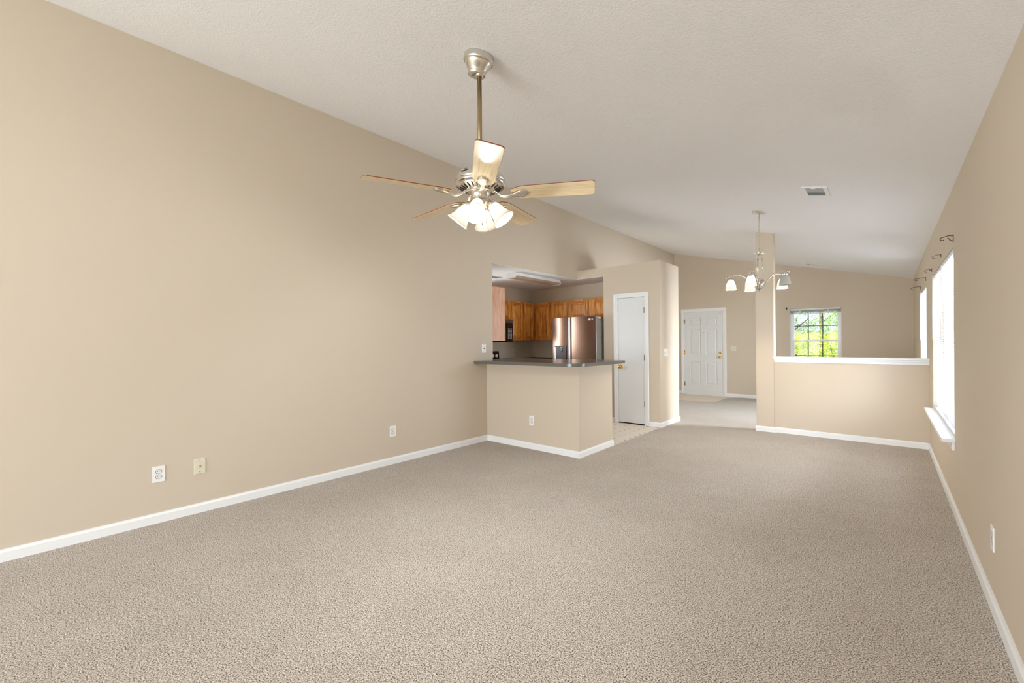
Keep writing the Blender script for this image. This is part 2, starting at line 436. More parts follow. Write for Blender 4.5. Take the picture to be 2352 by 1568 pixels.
def baseboard(name, pts, label, h=.075, t=.014):
    """pts: floor polyline with the wall on its left-hand side; the board stands to the right of the path"""
    prof = [(0, 0), (t, 0), (t, h - .018), (t * .55, h - .006), (t * .45, h), (0, h)]
    n = len(pts); P = [Vector((p[0], p[1])) for p in pts]; rings = []
    for i in range(n):
        def nr(a, b): d = (b - a).normalized(); return Vector((d.y, -d.x))
        if i == 0: m = nr(P[0], P[1]); k = 1
        elif i == n - 1: m = nr(P[-2], P[-1]); k = 1
        else:
            a, b = nr(P[i - 1], P[i]), nr(P[i], P[i + 1]); m = (a + b).normalized(); k = 1 / max(.3, m.dot(a))
        rings.append([(P[i].x + m.x * q * k, P[i].y + m.y * q * k, z) for q, z in prof])
    mb = MB(); c = len(prof)
    vs = [p for r in rings for p in r]; fs = []
    for i in range(n - 1):
        for q in range(c): fs.append((i * c + q, i * c + (q + 1) % c, (i + 1) * c + (q + 1) % c, (i + 1) * c + q))
    fs += [tuple(range(c)), tuple((n - 1) * c + q for q in range(c))]
    mb.add(vs, fs)
    return S(mb.build(name, M_TRIM), label, 'baseboard')
baseboard('baseboard_left', [(XL, YR), (XL, YB)], 'white baseboard along the long left wall')
baseboard('baseboard_bar', [(XL + .014, YB), (XB, YB), (XB, YBE), (XB - .1, YBE)], 'white baseboard around the bar half wall')
baseboard('baseboard_pantry', [(-2.79, YP), (XP, YP), (XP, YPE), (-3.9, YPE)], 'white baseboard around the pantry block corner')
baseboard('baseboard_kitchen', [(XO, YP + .1), (XO, YP), (-3.395, YP)], 'short white baseboard left of the pantry door')
baseboard('baseboard_entry', [(XL, YPE + .02), (XL, YF), (-3.935, YF)], 'white baseboard in the entry left of the front door')
baseboard('baseboard_far', [(-2.865, YF), (XR, YF)], 'white baseboard on the far wall right of the front door')
baseboard('baseboard_column', [(CX0, CY1), (CX0, CY0), (CX1 + .004, CY0), (CX1 + .004, YH), (XR - .014, YH)], 'white baseboard around the column and low wall')
baseboard('baseboard_right', [(XR, YH), (XR, YR)], 'white baseboard along the near right wall')
baseboard('baseboard_window', [(XR, YF - .014), (XR, YH + .105)], 'white baseboard beyond the low wall on the right')

# ------------------------------------------------------------------ doors
def panel_face(mb, w, h, t, panels, rec=.008, ring=.022, raised=.02, y=0.0, x0=0.0, z0=0.0):
    """door leaf: back at y+t, front at y with recessed-and-raised panels (x0,x1,z0,z1)"""
    xs = sorted({0, w, *[p[0] for p in panels], *[p[1] for p in panels]}); zs = sorted({0, h, *[p[2] for p in panels], *[p[3] for p in panels]})
    inside = lambda x, z: next((p for p in panels if p[0] < x < p[1] and p[2] < z < p[3]), None)
    for i in range(len(xs) - 1):
        for j in range(len(zs) - 1):
            if inside((xs[i] + xs[i + 1]) / 2, (zs[j] + zs[j + 1]) / 2): continue
            mb.add([(x0 + xs[i], y, z0 + zs[j]), (x0 + xs[i + 1], y, z0 + zs[j]), (x0 + xs[i + 1], y, z0 + zs[j + 1]), (x0 + xs[i], y, z0 + zs[j + 1])], [(0, 1, 2, 3)])
    for p in panels:
        rings = [(0, 0), (.006, rec), (.006 + ring * .45, rec), (.006 + ring * .45 + raised, rec * .2)]
        R = [[(x0 + p[0] + d, y + e, z0 + p[2] + d), (x0 + p[1] - d, y + e, z0 + p[2] + d), (x0 + p[1] - d, y + e, z0 + p[3] - d), (x0 + p[0] + d, y + e, z0 + p[3] - d)] for d, e in rings]
        vs = [q for r in R for q in r]; fs = []
        for k in range(len(R) - 1):
            for q in range(4): fs.append((k * 4 + q, k * 4 + (q + 1) % 4, k * 4 + 4 + (q + 1) % 4, k * 4 + 4 + q))
        fs.append(tuple(range(len(vs) - 4, len(vs)))); mb.add(vs, fs)
    a = [(x0, y, z0), (x0 + w, y, z0), (x0 + w, y, z0 + h), (x0, y, z0 + h)]; b = [(p[0], y + t, p[2]) for p in a]
    mb.add(a + b, [(4, 7, 6, 5), (0, 4, 5, 1), (1, 5, 6, 2), (2, 6, 7, 3), (3, 7, 4, 0)])
    return mb
def casing(w, h, cw, mat, parent, t=.016):
    """casing round an opening 0..w, 0..h, on plane y=0 facing -y, with stepped profile"""
    mb = MB()
    for (o0, o1, tt) in ((0, cw * .45, t * .55), (cw * .45, cw * .92, t), (cw * .92, cw, t * .5)):
        mb.box(-o1, -o0, -tt, 0, 0, h + o0); mb.box(w + o0, w + o1, -tt, 0, 0, h + o0); mb.box(-o1, w + o1, -tt, 0, h + o0, h + o1)
    return mb.build('casing', mat, parent, .003)
def knob(parent, x, y, z, mat, name='knob', r=.027):
    M = Matrix.Translation((x, y, z)) @ Matrix.Rotation(PI / 2, 4, 'X')
    return MB().lathe([(.032, 0), (.032, .004), (.024, .009), (.011, .013), (.010, .028), (.018, .034), (r, .046), (r, .056), (.020, .064), (.008, .067), (0, .067)], 24, M).build(name, mat, parent)
def hinge(parent, x, z, mat, y=-.006, h=.09):
    mb = MB(); mb.tube([(x, y, z - h / 2), (x, y, z + h / 2)], .006, 8); mb.box(x - .004, x + .02, -.002, .001, z - h / 2, z + h / 2)
    return mb.build('hinge', mat, parent)
# pantry door: plain slab, recessed into its jamb
d = thing('door_1', 'narrow plain white pantry door with brass knob beside the bar', 'door', (DP[0], YP, 0), kind='structure')
wd = DP[1] - DP[0]
casing(wd, DP[2], .058, M_TRIM, d)
mb = MB(); mb.box(0, .014, -.004, .11, 0, DP[2]); mb.box(wd - .014, wd, -.004, .11, 0, DP[2]); mb.box(.014, wd - .014, -.004, .11, DP[2] - .014, DP[2])
mb.box(.014, .026, .045, .06, 0, DP[2] - .014); mb.box(wd - .026, wd - .014, .045, .06, 0, DP[2] - .014)
mb.build('jamb', M_TRIM, d)
bx('leaf', M_DOOR, d, .017, wd - .019, .006, .041, .018, DP[2] - .018, bevel=.002)
bx('threshold_gap', M_DARK, d, .014, wd - .014, .012, .10, -.004, .001)
knob(d, .065, .006, .914, M_BRASS)
for z in (.337, 1.07, 1.815): hinge(d, wd - .016, z, M_HINGE)
# front door: six raised panels
d = thing('door_2', 'white six panel front door with brass knob and deadbolt on the far wall', 'door', (DF[0], YF, 0), kind='structure')
wd = DF[1] - DF[0]
casing(wd, DF[2], .062, M_TRIM, d)
mb = MB(); mb.box(0, .016, -.004, .13, 0, DF[2]); mb.box(wd - .016, wd, -.004, .13, 0, DF[2]); mb.box(.016, wd - .016, -.004, .13, DF[2] - .016, DF[2]); mb.build('jamb', M_TRIM, d)
lw, lh = wd - .036, 2.03
c0, c1, c2, c3 = .13, .395, .51, .775
mb = panel_face(MB(), lw, lh, .044, [(c0, c1, .24, .80), (c2, c3, .24, .80), (c0, c1, .98, 1.60), (c2, c3, .98, 1.60), (c0, c1, 1.71, 1.89), (c2, c3, 1.71, 1.89)], rec=.013, ring=.03, raised=.03, y=.008, x0=.018, z0=.016)
mb.build('leaf', M_DOOR, d)
bx('threshold', M_TRIM, d, 0, wd, -.03, .13, -.004, .014, bevel=.003)
knob(d, lw - .045, .008, .936, M_BRASS)
MB().lathe([(.031, 0), (.031, .006), (.022, .016), (.016, .017), (0, .017)], 24, Matrix.Translation((lw - .045, .008, 1.045)) @ Matrix.Rotation(PI / 2, 4, 'X')).build('deadbolt', M_BRASS, d)
MB().lathe([(.008, 0), (.008, .004), (0, .004)], 12, Matrix.Translation((lw * .5 + .02, .008, 1.545)) @ Matrix.Rotation(PI / 2, 4, 'X')).build('peephole', M_DARK, d)
bx('door_sensor', M_IVORY, d, lw - .055, lw - .02, -.004, .009, 1.96, 2.03, bevel=.002)
for z in (.262, 1.045, 1.827): hinge(d, .016, z, M_BRASS if z > .5 and z < 1.5 else M_HINGE, h=.1)

# ------------------------------------------------------------------ windows
def sash_window(parent, u0, u1, z0, z1, M, fr=.045, cols=0, rows=0):
    """double-hung unit in local x (u), y depth (0 room side .. .07 outside), z; M maps local to parent space"""
    fb = MB(); zm = (z0 + z1) / 2
    for a in ((u0, u0 + fr, 0, .07, z0, z1), (u1 - fr, u1, 0, .07, z0, z1), (u0 + fr, u1 - fr, 0, .07, z1 - fr, z1), (u0 + fr, u1 - fr, 0, .07, z0, z0 + fr)): fb.box(*a, M)
    fb.build('window_frame', M_VINYLW, parent, .002)
    for k, (a, b, y) in enumerate(((z0 + fr, zm + .02, .012), (zm - .02, z1 - fr, .040))):
        sb = MB(); s = .032; l, r = u0 + fr, u1 - fr
        for q in ((l, l + s, y, y + .024, a, b), (r - s, r, y, y + .024, a, b), (l + s, r - s, y, y + .024, b - s, b), (l + s, r - s, y, y + .024, a, a + s)): sb.box(*q, M)
        so = sb.build('sash', M_VINYLW, parent, .002)
        pb = MB(); pb.box(l + s - .004, r - s + .004, y + .010, y + .014, a + s - .004, b - s + .004, M); pb.build('pane', M_GLASS, so)
        if cols:
            gb = MB()
            for i in range(1, cols): x = l + s + (r - l - 2 * s) * i / cols; gb.box(x - .009, x + .009, y + .0, y + .009, a + s, b - s, M)
            for i in range(1, rows): z = a + s + (b - a - 2 * s) * i / rows; gb.box(l + s, r - s, y + .001, y + .008, z - .008, z + .008, M)
            gb.build('muntin', M_MUNTIN, so)
M_MUNTIN = plain('backlit_grey_muntin', (96, 96, 90), 0.5)  # dark grey paints in the shade of muntins seen against the light
# right wall windows: local x along +y world, local y towards +x world
MR = Matrix(((0, 1, 0, 0), (1, 0, 0, 0), (0, 0, 1, 0), (0, 0, 0, 1)))
def sill(parent, W, over=.045, proj=.075):
    mb = MB()
    mb.box(-proj, .085, -over, W[1] - W[0] + over, W[2] - .022, W[2] + .004); mb.build('sill', M_TRIM, parent, .003)
    ab = MB(); ab.box(-.016, 0, -.02, W[1] - W[0] + .02, W[2] - .085, W[2] - .022); ab.build('apron', M_TRIM, parent, .003)
def wall_win(name, W, n, label):
    o = thing(name, label, 'window', (XR, W[0], 0), kind='structure')
    L = W[1] - W[0]; T = Matrix.Translation((.085, 0, 0)) @ MR
    for k in range(n):
        sash_window(o, L * k / n, L * (k + 1) / n, W[2], W[3], T)
    sill(o, W)
    return o
wall_win('window_1', W1, 2, 'wide double window with white sill in the near right wall')
wall_win('window_2', W2, 1, 'single side window beyond the low dividing wall')
o = thing('window_3', 'grid window showing green foliage on the far wall', 'window', (WF[0], YF, 0), kind='structure')
Mz = Matrix.Translation((0, .055, 0))
sash_window(o, 0, WF[1] - WF[0], WF[2], WF[3], Mz, .04, 3, 2)
mb = MB(); mb.box(-.045, WF[1] - WF[0] + .045, -.07, .055, WF[2] - .022, WF[2] + .004); mb.build('sill', M_TRIM, o, .005)
o = thing('window_added', 'unseen kitchen window added left of the range for light', 'window', (XK - .04, 4.50, 0), kind='structure')  # unseen window, added as the opening for the kitchen fill light
sash_window(o, 0, .68, 1.062, 2.048, Matrix(((0, -1, 0, 0), (1, 0, 0, 0), (0, 0, 1, 0), (0, 0, 0, 1))), .03)
# unseen glazed patio door, added behind the camera to admit light
o = thing('door_added', 'unseen sliding patio door added behind the camera for light', 'door', (-3.6, YR, 0), kind='structure')
mb = MB()
for a in ((0, .06, -.1, -.02, .06, 2.12), (3.34, 3.4, -.1, -.02, .06, 2.12), (0, 3.4, -.1, -.02, 2.06, 2.12), (0, 3.4, -.1, -.02, .06, .12), (1.66, 1.74, -.1, -.02, .12, 2.06)): mb.box(*a)
fo = mb.build('door_frame', M_VINYLW, o, .002)
bx('pane', M_GLASS, fo, .06, 3.34, -.062, -.058, .12, 2.06)

# ------------------------------------------------------------------ blinds
def blind(name, label, W, u0, u1, tilt, group):
    o = thing(name, label, 'window blind', (XR + .022, u0, 0), group=group)
    L = u1 - u0; top = W[3] - .004; bot = W[2] + .012
    bx('headrail', M_WHITEP, o, -.018, .018, .004, L - .004, top - .03, top, bevel=.002)
    mb = MB(); n = int((top - .034 - bot - .018) / .0215); hw = .0125
    for i in range(n):
        z = top - .045 - i * .0215
        if z < bot + .02: break
        c, s = math.cos(tilt) * hw, math.sin(tilt) * hw
        vs = []
        for y in (.006, L - .006):
            vs += [(-c, y, z - s), (0, y, z + .0016), (c, y, z + s)]
        mb.add(vs, [(0, 1, 4, 3), (1, 2, 5, 4)], True)
    mb.build('slats', M_SLAT, o)
    bx('bottom_rail', M_WHITEP, o, -.013, .013, .006, L - .006, bot, bot + .014, bevel=.002)
    lb = MB()
    for y in (L * .15, L * .5, L * .85):
        for x in (-.0125, .0125): lb.tube([(x, y, bot), (x, y, top - .03)], .0011, 4)
    lb.build('ladder_cord', M_WHITEP, o)
    MB().tube([(-.026, L - .05, top - .02), (-.028, L - .05, top - .70)], .0045, 6).build('tilt_wand', M_WHITEP, o)
    return o
mid = (W1[0] + W1[1]) / 2
blind('window_blind', 'white slatted blind over the nearer half of the double window', W1, W1[0] + .02, mid - .012, math.radians(22), 'slatted blinds on the right wall')
blind('window_blind', 'white slatted blind over the farther half of the double window', W1, mid + .012, W1[1] - .02, math.radians(22), 'slatted blinds on the right wall')
blind('window_blind', 'white slatted blind on the narrow window beyond the low wall', W2, W2[0] + .02, W2[1] - .02, math.radians(22), 'slatted blinds on the right wall')
# raised blind of the far window
o = thing('window_blind', 'raised white blind bunched at the top of the far grid window', 'window blind', (WF[0], YF + .028, 0))
Lw = WF[1] - WF[0]
bx('headrail', M_WHITEP, o, .01, Lw - .01, -.016, .016, WF[3] - .034, WF[3] - .004, bevel=.002)
mb = MB()
for i in range(14): z = WF[3] - .042 - i * .0042; mb.box(.014, Lw - .014, -.0125, .0125, z, z + .0014)
mb.build('slats', M_GREYM, o)
bx('bottom_rail', M_WHITEP, o, .014, Lw - .014, -.013, .013, WF[3] - .118, WF[3] - .102, bevel=.002)
for x in (Lw * .2, Lw * .76): bx('ladder_tape', M_IVORY, o, x - .016, x + .016, -.018, -.014, WF[3] - .115, WF[3] - .04)

# ------------------------------------------------------------------ curtain rod brackets
def bracket(y, z, reach, label, drop=.045, curl=1, rad=.0034):
    o = thing('curtain_bracket', label, 'curtain bracket', (XR, y, z), group='curtain rod brackets on the right wall')
    MB().box(-.004, 0, -.005, .005, -drop, .010).build('wall_plate', M_IRON, o, .001)
    pts = [(0, 0, 0), (-reach * .35, 0, .004), (-reach * .8, 0, -.004)]
    for k in range(1, 9):
        a = k * PI / 6.5; pts.append((-reach * .8 - .013 * math.sin(a) , 0, -.004 - .012 * (1 - math.cos(a)) + .0))
    MB().tube(pts, rad, 6).build('arm', M_IRON, o)
    if curl > 1:
        q = [(-.002, 0, -drop + .01)] + [(-reach * (.12 + .1 * k), .0, -drop + .006 + .011 * k) for k in range(1, 4)]
        MB().tube(q, .003, 6).build('brace', M_IRON, o)
    return o
bracket(4.655, 2.10, .075, 'scrolled wire curtain bracket above the near corner of the double window', .05, 2, .003)
bracket(5.63, 2.10, .06, 'thin wire curtain bracket above the middle of the double window', .02, 1, .0018)
bracket(6.70, 2.10, .06, 'thin wire curtain bracket above the far corner of the double window', .03, 2, .0018)
bracket(7.63, 2.105, .115, 'dark hooked curtain bracket at the near corner of the second window', .04)
bracket(8.80, 2.10, .115, 'dark hooked curtain bracket at the far corner of the second window', .04)
o = thing('curtain_hook', 'small black curtain hook left of the far grid window', 'hook', (-1.64, YF, 2.03))
MB().box(-.008, .008, -.004, 0, -.03, .012).build('wall_plate', M_BLACK, o)
MB().tube([(0, 0, 0), (0, -.05, .004), (0, -.065, -.008), (.004, -.06, -.03)], .006, 6).build('arm', M_BLACK, o)

# ------------------------------------------------------------------ wall plates
def plate_base(name, label, cat, loc, rz, w=.075, h=.118, mat=None, group=None):
    o = thing(name, label, cat, loc, rz, group)
    bx('cover_plate', mat or M_WHITEP, o, -w / 2, w / 2, -.006, 0, -h / 2, h / 2, bevel=.0025)
    return o
def screw(p, x, z, mat=None): return MB().lathe([(.0034, 0), (.003, .0012), (0, .0014)], 10, Matrix.Translation((x, -.006, z)) @ Matrix.Rotation(PI / 2, 4, 'X')).build('screw', mat or M_HINGE, p)
def outlet(label, loc, rz, mat=None):
    o = plate_base('wall_outlet', label, 'outlet', loc, rz, mat=mat, group='duplex wall outlets')
    for z in (.0195, -.0195):
        pts = []
        for k in range(28):
            a = 2 * PI * k / 28; pts.append((.0172 * math.cos(a), max(-.0128, min(.0128, .0172 * math.sin(a)))))
        M = Matrix.Translation((0, -.006, z)) @ Matrix.Rotation(PI / 2, 4, 'X')
        MB().prism([(x * 1.13, y * 1.13) for x, y in pts], 0, .0004, M).build('receptacle_gap', M_DARK, o)
        rc = MB().prism(pts, 0, .0012, M).build('receptacle', mat or M_WHITEP, o)
        sb = MB()
        for x in (-.0064, .0064): sb.box(x - .0013, x + .0013, -.0078, -.0070, z - .001, z + .007)
        sb.lathe([(.0024, 0), (.0024, .0007), (0, .0007)], 10, Matrix.Translation((0, -.0071, z - .0075)) @ Matrix.Rotation(PI / 2, 4, 'X'))
        sb.build('slots', M_BLACK, rc)
    screw(o, 0, 0)
    return o
RZL, RZR = PI / 2, -PI / 2
outlet('white duplex outlet low on the left wall nearest the camera', (XL, .675, .360), RZL)
outlet('white duplex outlet low on the left wall just before the bar', (XL, 2.688, .358), RZL)
outlet('white duplex outlet on the front of the bar half wall', (-3.320, YB, .352), 0)
outlet('white duplex outlet low on the near right wall', (XR, 3.11, .345), RZR)
outlet('small outlet on the kitchen wall under the oak cabinets', (XK, 6.503, 1.138), RZL, M_IVORY)
o = plate_base('cable_plate', 'ivory cable jack plate right of the nearest left wall outlet', 'wall plate', (XL, .928, .364), RZL, mat=M_IVORY)
MB().lathe([(.0075, 0), (.0075, .003), (.005, .004), (.005, .010), (.002, .010), (.002, .004), (0, .004)], 12, Matrix.Translation((0, -.006, 0)) @ Matrix.Rotation(PI / 2, 4, 'X')).build('coax_jack', M_BRASS, o)
for z in (.042, -.042): screw(o, 0, z)
o = plate_base('phone_plate', 'white phone jack plate on the left wall above the bar end', 'wall plate', (XL, 4.115, 1.248), RZL)
bx('jack', M_DARK, o, -.008, .008, -.010, -.006, -.008, .008)
for z in (.048, -.048): screw(o, 0, z, M_DARK)
def switch(label, loc, rz, n, mat=None, rocker=False):
    o = plate_base('light_switch', label, 'light switch', loc, rz, w=.072 + .046 * (n - 1), h=.118, mat=mat, group='light switches')
    for k in range(n):
        x = (k - (n - 1) / 2) * .046
        bx('switch_slot', M_GREYM, o, x - .006, x + .006, -.0066, -.006, -.013, .013)
        mb = MB(); mb.prism([(-.005, -.002), (.005, -.002), (.004, .012), (-.004, .012)], -.004, .004, Matrix.Translation((x, -.006, 0)) @ Matrix.Rotation(PI / 2.6, 4, 'X')); mb.build('toggle', mat or M_WHITEP, o)
        for z in (.042, -.042): screw(o, x, z)
    return o
switch('wider white light switch plate on the pantry end wall, nearer the pantry door', (XP, 6.660, 1.146), RZL, 3)
switch('narrower white light switch plate at the far edge of the pantry end wall', (XP, 7.028, 1.140), RZL, 2)
switch('double light switch on the far wall right of the front door', (-2.718, YF, 1.145), 0, 2, M_IVORY)

# ------------------------------------------------------------------ ceiling registers
def register(label, x, y, w, l, name='ceiling_vent'):
    """w across the slope, l along y"""
    o = thing(name, label, 'ceiling vent', (x, y, ceil_z(x) - .0005), group='ceiling air vents'); o.rotation_euler = (0, SLOPE, 0)
    fb = MB(); b = .032
    for a in ((-w / 2, w / 2, -l / 2, -l / 2 + b * .8), (-w / 2, w / 2, l / 2 - b * .8, l / 2), (-w / 2, -w / 2 + b, -l / 2 + b * .8, l / 2 - b * .8), (w / 2 - b, w / 2, -l / 2 + b * .8, l / 2 - b * .8), (-w / 2 + b, w / 2 - b, -.006, .006)):
        fb.box(a[0], a[1], a[2], a[3], -.009, 0)
    fb.build('frame', M_WHITEM, o, .002)
    bx('backing', M_GREYD, o, -w / 2 + .01, w / 2 - .01, -l / 2 + .01, l / 2 - .01, -.0015, -.0005)
    for sgn in (-1, 1):
        lb = MB(); y0, y1 = (-l / 2 + b * .8, -.006) if sgn < 0 else (.006, l / 2 - b * .8); n = 7
        for k in range(n):
            c = y0 + (y1 - y0) * (k + .5) / n
            lb.box(-w / 2 + b, w / 2 - b, -.007, .007, -.0005, .0005, Matrix.Translation((0, c, -.005)) @ Matrix.Rotation(sgn * math.radians(38), 4, 'X'))
        lb.build('louvers', M_GREYM, o)
    bx('lever', M_WHITEM, o, -.02, .012, -l / 2 + .012, -l / 2 + .028, -.016, -.006, bevel=.001)
    return o
register('white louvered vent on the sloped ceiling near the right wall', -.48, 4.80, .20, .31)
register('thin white vent on the ceiling near the far wall', -1.10, 10.37, .27, .16)

# ------------------------------------------------------------------ ceiling fan
FX, FY = -1.797, 1.789
FAN = thing('ceiling_fan', 'brushed nickel ceiling fan with five pale blades and four lit glass shades', 'ceiling fan', (FX, FY, ceil_z(FX)))
zc = ceil_z(FX)
MT = Matrix.Rotation(SLOPE, 4, 'Y')
MB().lathe([(.087, -.0002), (.089, -.004), (.089, -.034), (.086, -.038), (.080, -.039), (.079, -.041), (.078, -.046), (.071, -.058), (.061, -.074), (.055, -.084), (.053, -.090), (.053, -.104), (.050, -.107), (.022, -.107), (.020, -.103), (0, -.103)], 44, MT).build('canopy', M_NICKEL, FAN)
Z = lambda z: z - zc
MB().lathe([(.024, Z(2.905)), (.024, Z(2.885)), (.017, Z(2.878))], 20).build('rod_collar', M_NICKEL, FAN)
MB().lathe([(.0135, Z(2.90)), (.0135, Z(2.335))], 20).build('downrod', M_ROD, FAN)
mot = MB().lathe([(.02, Z(2.328)), (.062, Z(2.326)), (.098, Z(2.319)), (.126, Z(2.304)), (.143, Z(2.282)), (.149, Z(2.263)), (.149, Z(2.259)), (.146, Z(2.257)), (.146, Z(2.254)), (.149, Z(2.252)), (.148, Z(2.242)), (.142, Z(2.233)), (.133, Z(2.229)), (.124, Z(2.227)), (.082, Z(2.205)), (.0, Z(2.205))], 56).build('motor_housing', M_NICKEL, FAN)
fb = MB()
for k in range(26):
    a = 2 * PI * k / 26
    fb.box(.090, .122, -.0026, .0026, -.002, .0012, Matrix.Translation((0, 0, Z(2.2155))) @ Matrix.Rotation(a, 4, 'Z') @ Matrix.Translation((.105, 0, .0)) @ Matrix.Rotation(-math.radians(29), 4, 'Y') @ Matrix.Translation((-.105, 0, 0)))
fb.build('vent_slot', M_DARK, mot)
# badge on the housing: dark oval with pale lettering, facing the camera side
def text_mesh(s, size, depth, shear=0.0):
    cu = bpy.data.curves.new('txt', 'FONT'); cu.body = s; cu.size = size; cu.extrude = depth; cu.align_x = 'CENTER'; cu.align_y = 'CENTER'; cu.shear = shear
    ob = bpy.data.objects.new('txt', cu); COL.objects.link(ob); bpy.context.view_layer.update()
    me = bpy.data.meshes.new_from_object(ob.evaluated_get(bpy.context.evaluated_depsgraph_get()))
    bpy.data.objects.remove(ob); return me
def text_part(name, s, size, depth, mat, parent, M, shear=0.0):
    me = text_mesh(s, size, depth, shear); me.transform(M); me.materials.clear(); me.materials.append(mat)
    o = bpy.data.objects.new(name, me); COL.objects.link(o); o.parent = parent; return o
az = math.radians(-87)
MBad = Matrix.Rotation(az + PI / 2, 4, 'Z') @ Matrix.Translation((0, -.1350, Z(2.2935))) @ Matrix.Rotation(PI / 2 - .66, 4, 'X')
bad = MB().prism([(.024 * math.cos(2 * PI * k / 28), .0125 * math.sin(2 * PI * k / 28)) for k in range(28)], -.003, .0018, MBad).build('badge', M_DARK, mot)
text_part('badge_lettering', 'Hunter', .0135, .0006, M_WHITEM, FAN, MBad @ Matrix.Translation((0, 0, .0024)), .3)
# blades with irons
ZB = Z(2.186); R0, R1 = .185, .662
def blade_outline(inset=0.0):
    pts = []
    prof = [(R0, .028), (R0 + .008, .040), (R0 + .05, .0585), (R0 + .09, .0625), (R1 - .10, .0665), (R1 - .022, .0685)]
    for r, hw in prof: pts.append((r, hw - inset))
    for k in range(1, 6): a = PI / 2 * (1 - k / 5); pts.append((R1 - .022 + (.022 - inset) * math.cos(a), .0465 + (.022 - inset) * math.sin(a)))
    return pts + [(x, -y) for x, y in reversed(pts)]
def blade_iron(mb):
    # curved arm dropping from the hub then rising to a ribbed shell plate under the blade
    ctl = [(.070, .022, .015), (.095, .010, .013), (.120, -.010, .0125), (.150, -.021, .013), (.180, -.020, .014), (.208, -.012, .013)]
    def cr(t):
        i = min(int(t), len(ctl) - 2); f = t - i; P = [ctl[max(i - 1, 0)], ctl[i], ctl[i + 1], ctl[min(i + 2, len(ctl) - 1)]]
        return tuple(.5 * ((2 * b) + (-a + c) * f + (2 * a - 5 * b + 4 * c - d) * f * f + (-a + 3 * b - 3 * c + d) * f ** 3) for a, b, c, d in zip(*P))
    sec = [cr(k * .25) for k in range(21)]
    mb.tube([(r, 0, z) for r, z, w in sec], [w for r, z, w in sec], 12, flat=.62)
    n = 13; NR = 14; rows = []
    for i in range(NR):
        t = i / (NR - 1); r = .192 + .092 * t
        hw = .009 + .024 * math.sin(PI / 2 * min(1, t / .62)) ** 1.3 if t < .62 else .033 * math.sqrt(max(0, 1 - ((t - .62) / .395) ** 2))
        rows.append([(r, hw * (2 * k / (n - 1) - 1), -.0125 * (1 - t) - .0050 - .0045 * (1 - (2 * k / (n - 1) - 1) ** 2) - .0016 * (k % 2) * min(1, 2 * t)) for k in range(n)])
    vs = [p for r in rows for p in r] + [(x, y, -.0032) for r in rows for (x, y, z) in r]; fs = []; m = NR * n
    for i in range(NR - 1):
        for k in range(n - 1):
            a = i * n + k; fs += [(a, a + 1, a + n + 1, a + n), (m + a, m + a + n, m + a + n + 1, m + a + 1)]
        for k in (0, n - 1): a = i * n + k; fs.append((a, a + n, m + a + n, m + a))
    for i in (0, NR - 1):
        for k in range(n - 1): a = i * n + k; fs.append((a, a + 1, m + a + 1, m + a))
    mb.add(vs, fs, True)
    for y in (-.018, .018): mb.lathe([(.004, -.0105), (.003, -.0125), (0, -.0128)], 8, Matrix.Translation((.25, y, 0)))
    return mb
bl = ir = None
for k in range(5):
    a = math.radians(-41 + 72 * k)
    mb = MB().prism(blade_outline(), -.0030, .0030)
    if bl is None:
        bl = mb.build('blade', M_BLADE, FAN, .0012); top = bl
        eb = MB(); out = blade_outline(-.0004); n = len(out)
        eb.prism(out, -.0012, .0036); blt = eb.build('edge_band', M_BLADETOP, bl)
        ir = blade_iron(MB()).build('blade_iron', M_NICKEL, FAN)
        o1, o2 = bl, ir
    else:
        o1 = copy_tree(bl, FAN); o2 = copy_tree(ir, FAN)
    R = Matrix.Translation((0, 0, ZB)) @ Matrix.Rotation(a, 4, 'Z')
    o1.matrix_basis = R @ Matrix.Rotation(math.radians(-12.5), 4, 'X') @ Matrix.Translation((0, 0, .004)) if False else R @ Matrix.Rotation(math.radians(-12.5), 4, 'X')
    o2.matrix_basis = R @ Matrix.Rotation(math.radians(-12.5), 4, 'X')
MB().lathe([(.080, Z(2.2045)), (.082, Z(2.200)), (.060, Z(2.199)), (.055, Z(2.197)), (.055, Z(2.150)), (.057, Z(2.147)), (.057, Z(2.139)), (.050, Z(2.130)), (.044, Z(2.112)), (.030, Z(2.096)), (.012, Z(2.090)), (.010, Z(2.080)), (0, Z(2.078))], 40).build('switch_housing', M_NICKEL, FAN)
TILT = math.radians(38.5)
FAN_LAMPS = []
def bell(r0, r1, h, flare):
    pts = []
    for k in range(15):
        t = k / 14; r = r0 + (r1 * .78 - r0) * math.sin(min(1.0, t * 1.35) * PI / 2) + flare * max(0, t - .55) ** 1.6
        pts.append((r, -h * t))
    e = pts[-1]
    return pts + [(e[0] - .002, e[1])] + [(max(r - .003, .004), z) for r, z in reversed(pts)]
for k in range(4):
    a = math.radians(-57 + 90 * k)
    B = Matrix.Rotation(a, 4, 'Z') @ Matrix.Translation((.058, 0, Z(2.138))) @ Matrix.Rotation(-TILT, 4, 'Y')
    arm = MB().lathe([(.012, .030), (.014, .010), (.020, .004), (.026, -.002), (.029, -.012), (.029, -.024), (.026, -.027), (0, -.027)], 20, B)
    arm.tube([Matrix.Rotation(a, 4, 'Z') @ Vector(p) for p in ((.036, 0, Z(2.140)), (.048, 0, Z(2.152)), (.060, 0, Z(2.148)))], .011, 8)
    arm.build('lamp_socket', M_NICKEL, FAN)
    sh = MB().lathe(bell(.026, .060, .118, .075), 36, B @ Matrix.Translation((0, 0, -.016)), close=True).build('lamp_shade', M_SHADE, FAN)
    MB().lathe([(.012, -.022), (.014, -.030), (.025, -.048), (.027, -.062), (.020, -.076), (.009, -.083), (0, -.085)], 20, B).build('bulb', M_BULB, sh)
    p = B @ Vector((0, 0, -.106)); FAN_LAMPS.append(FAN.location + p)
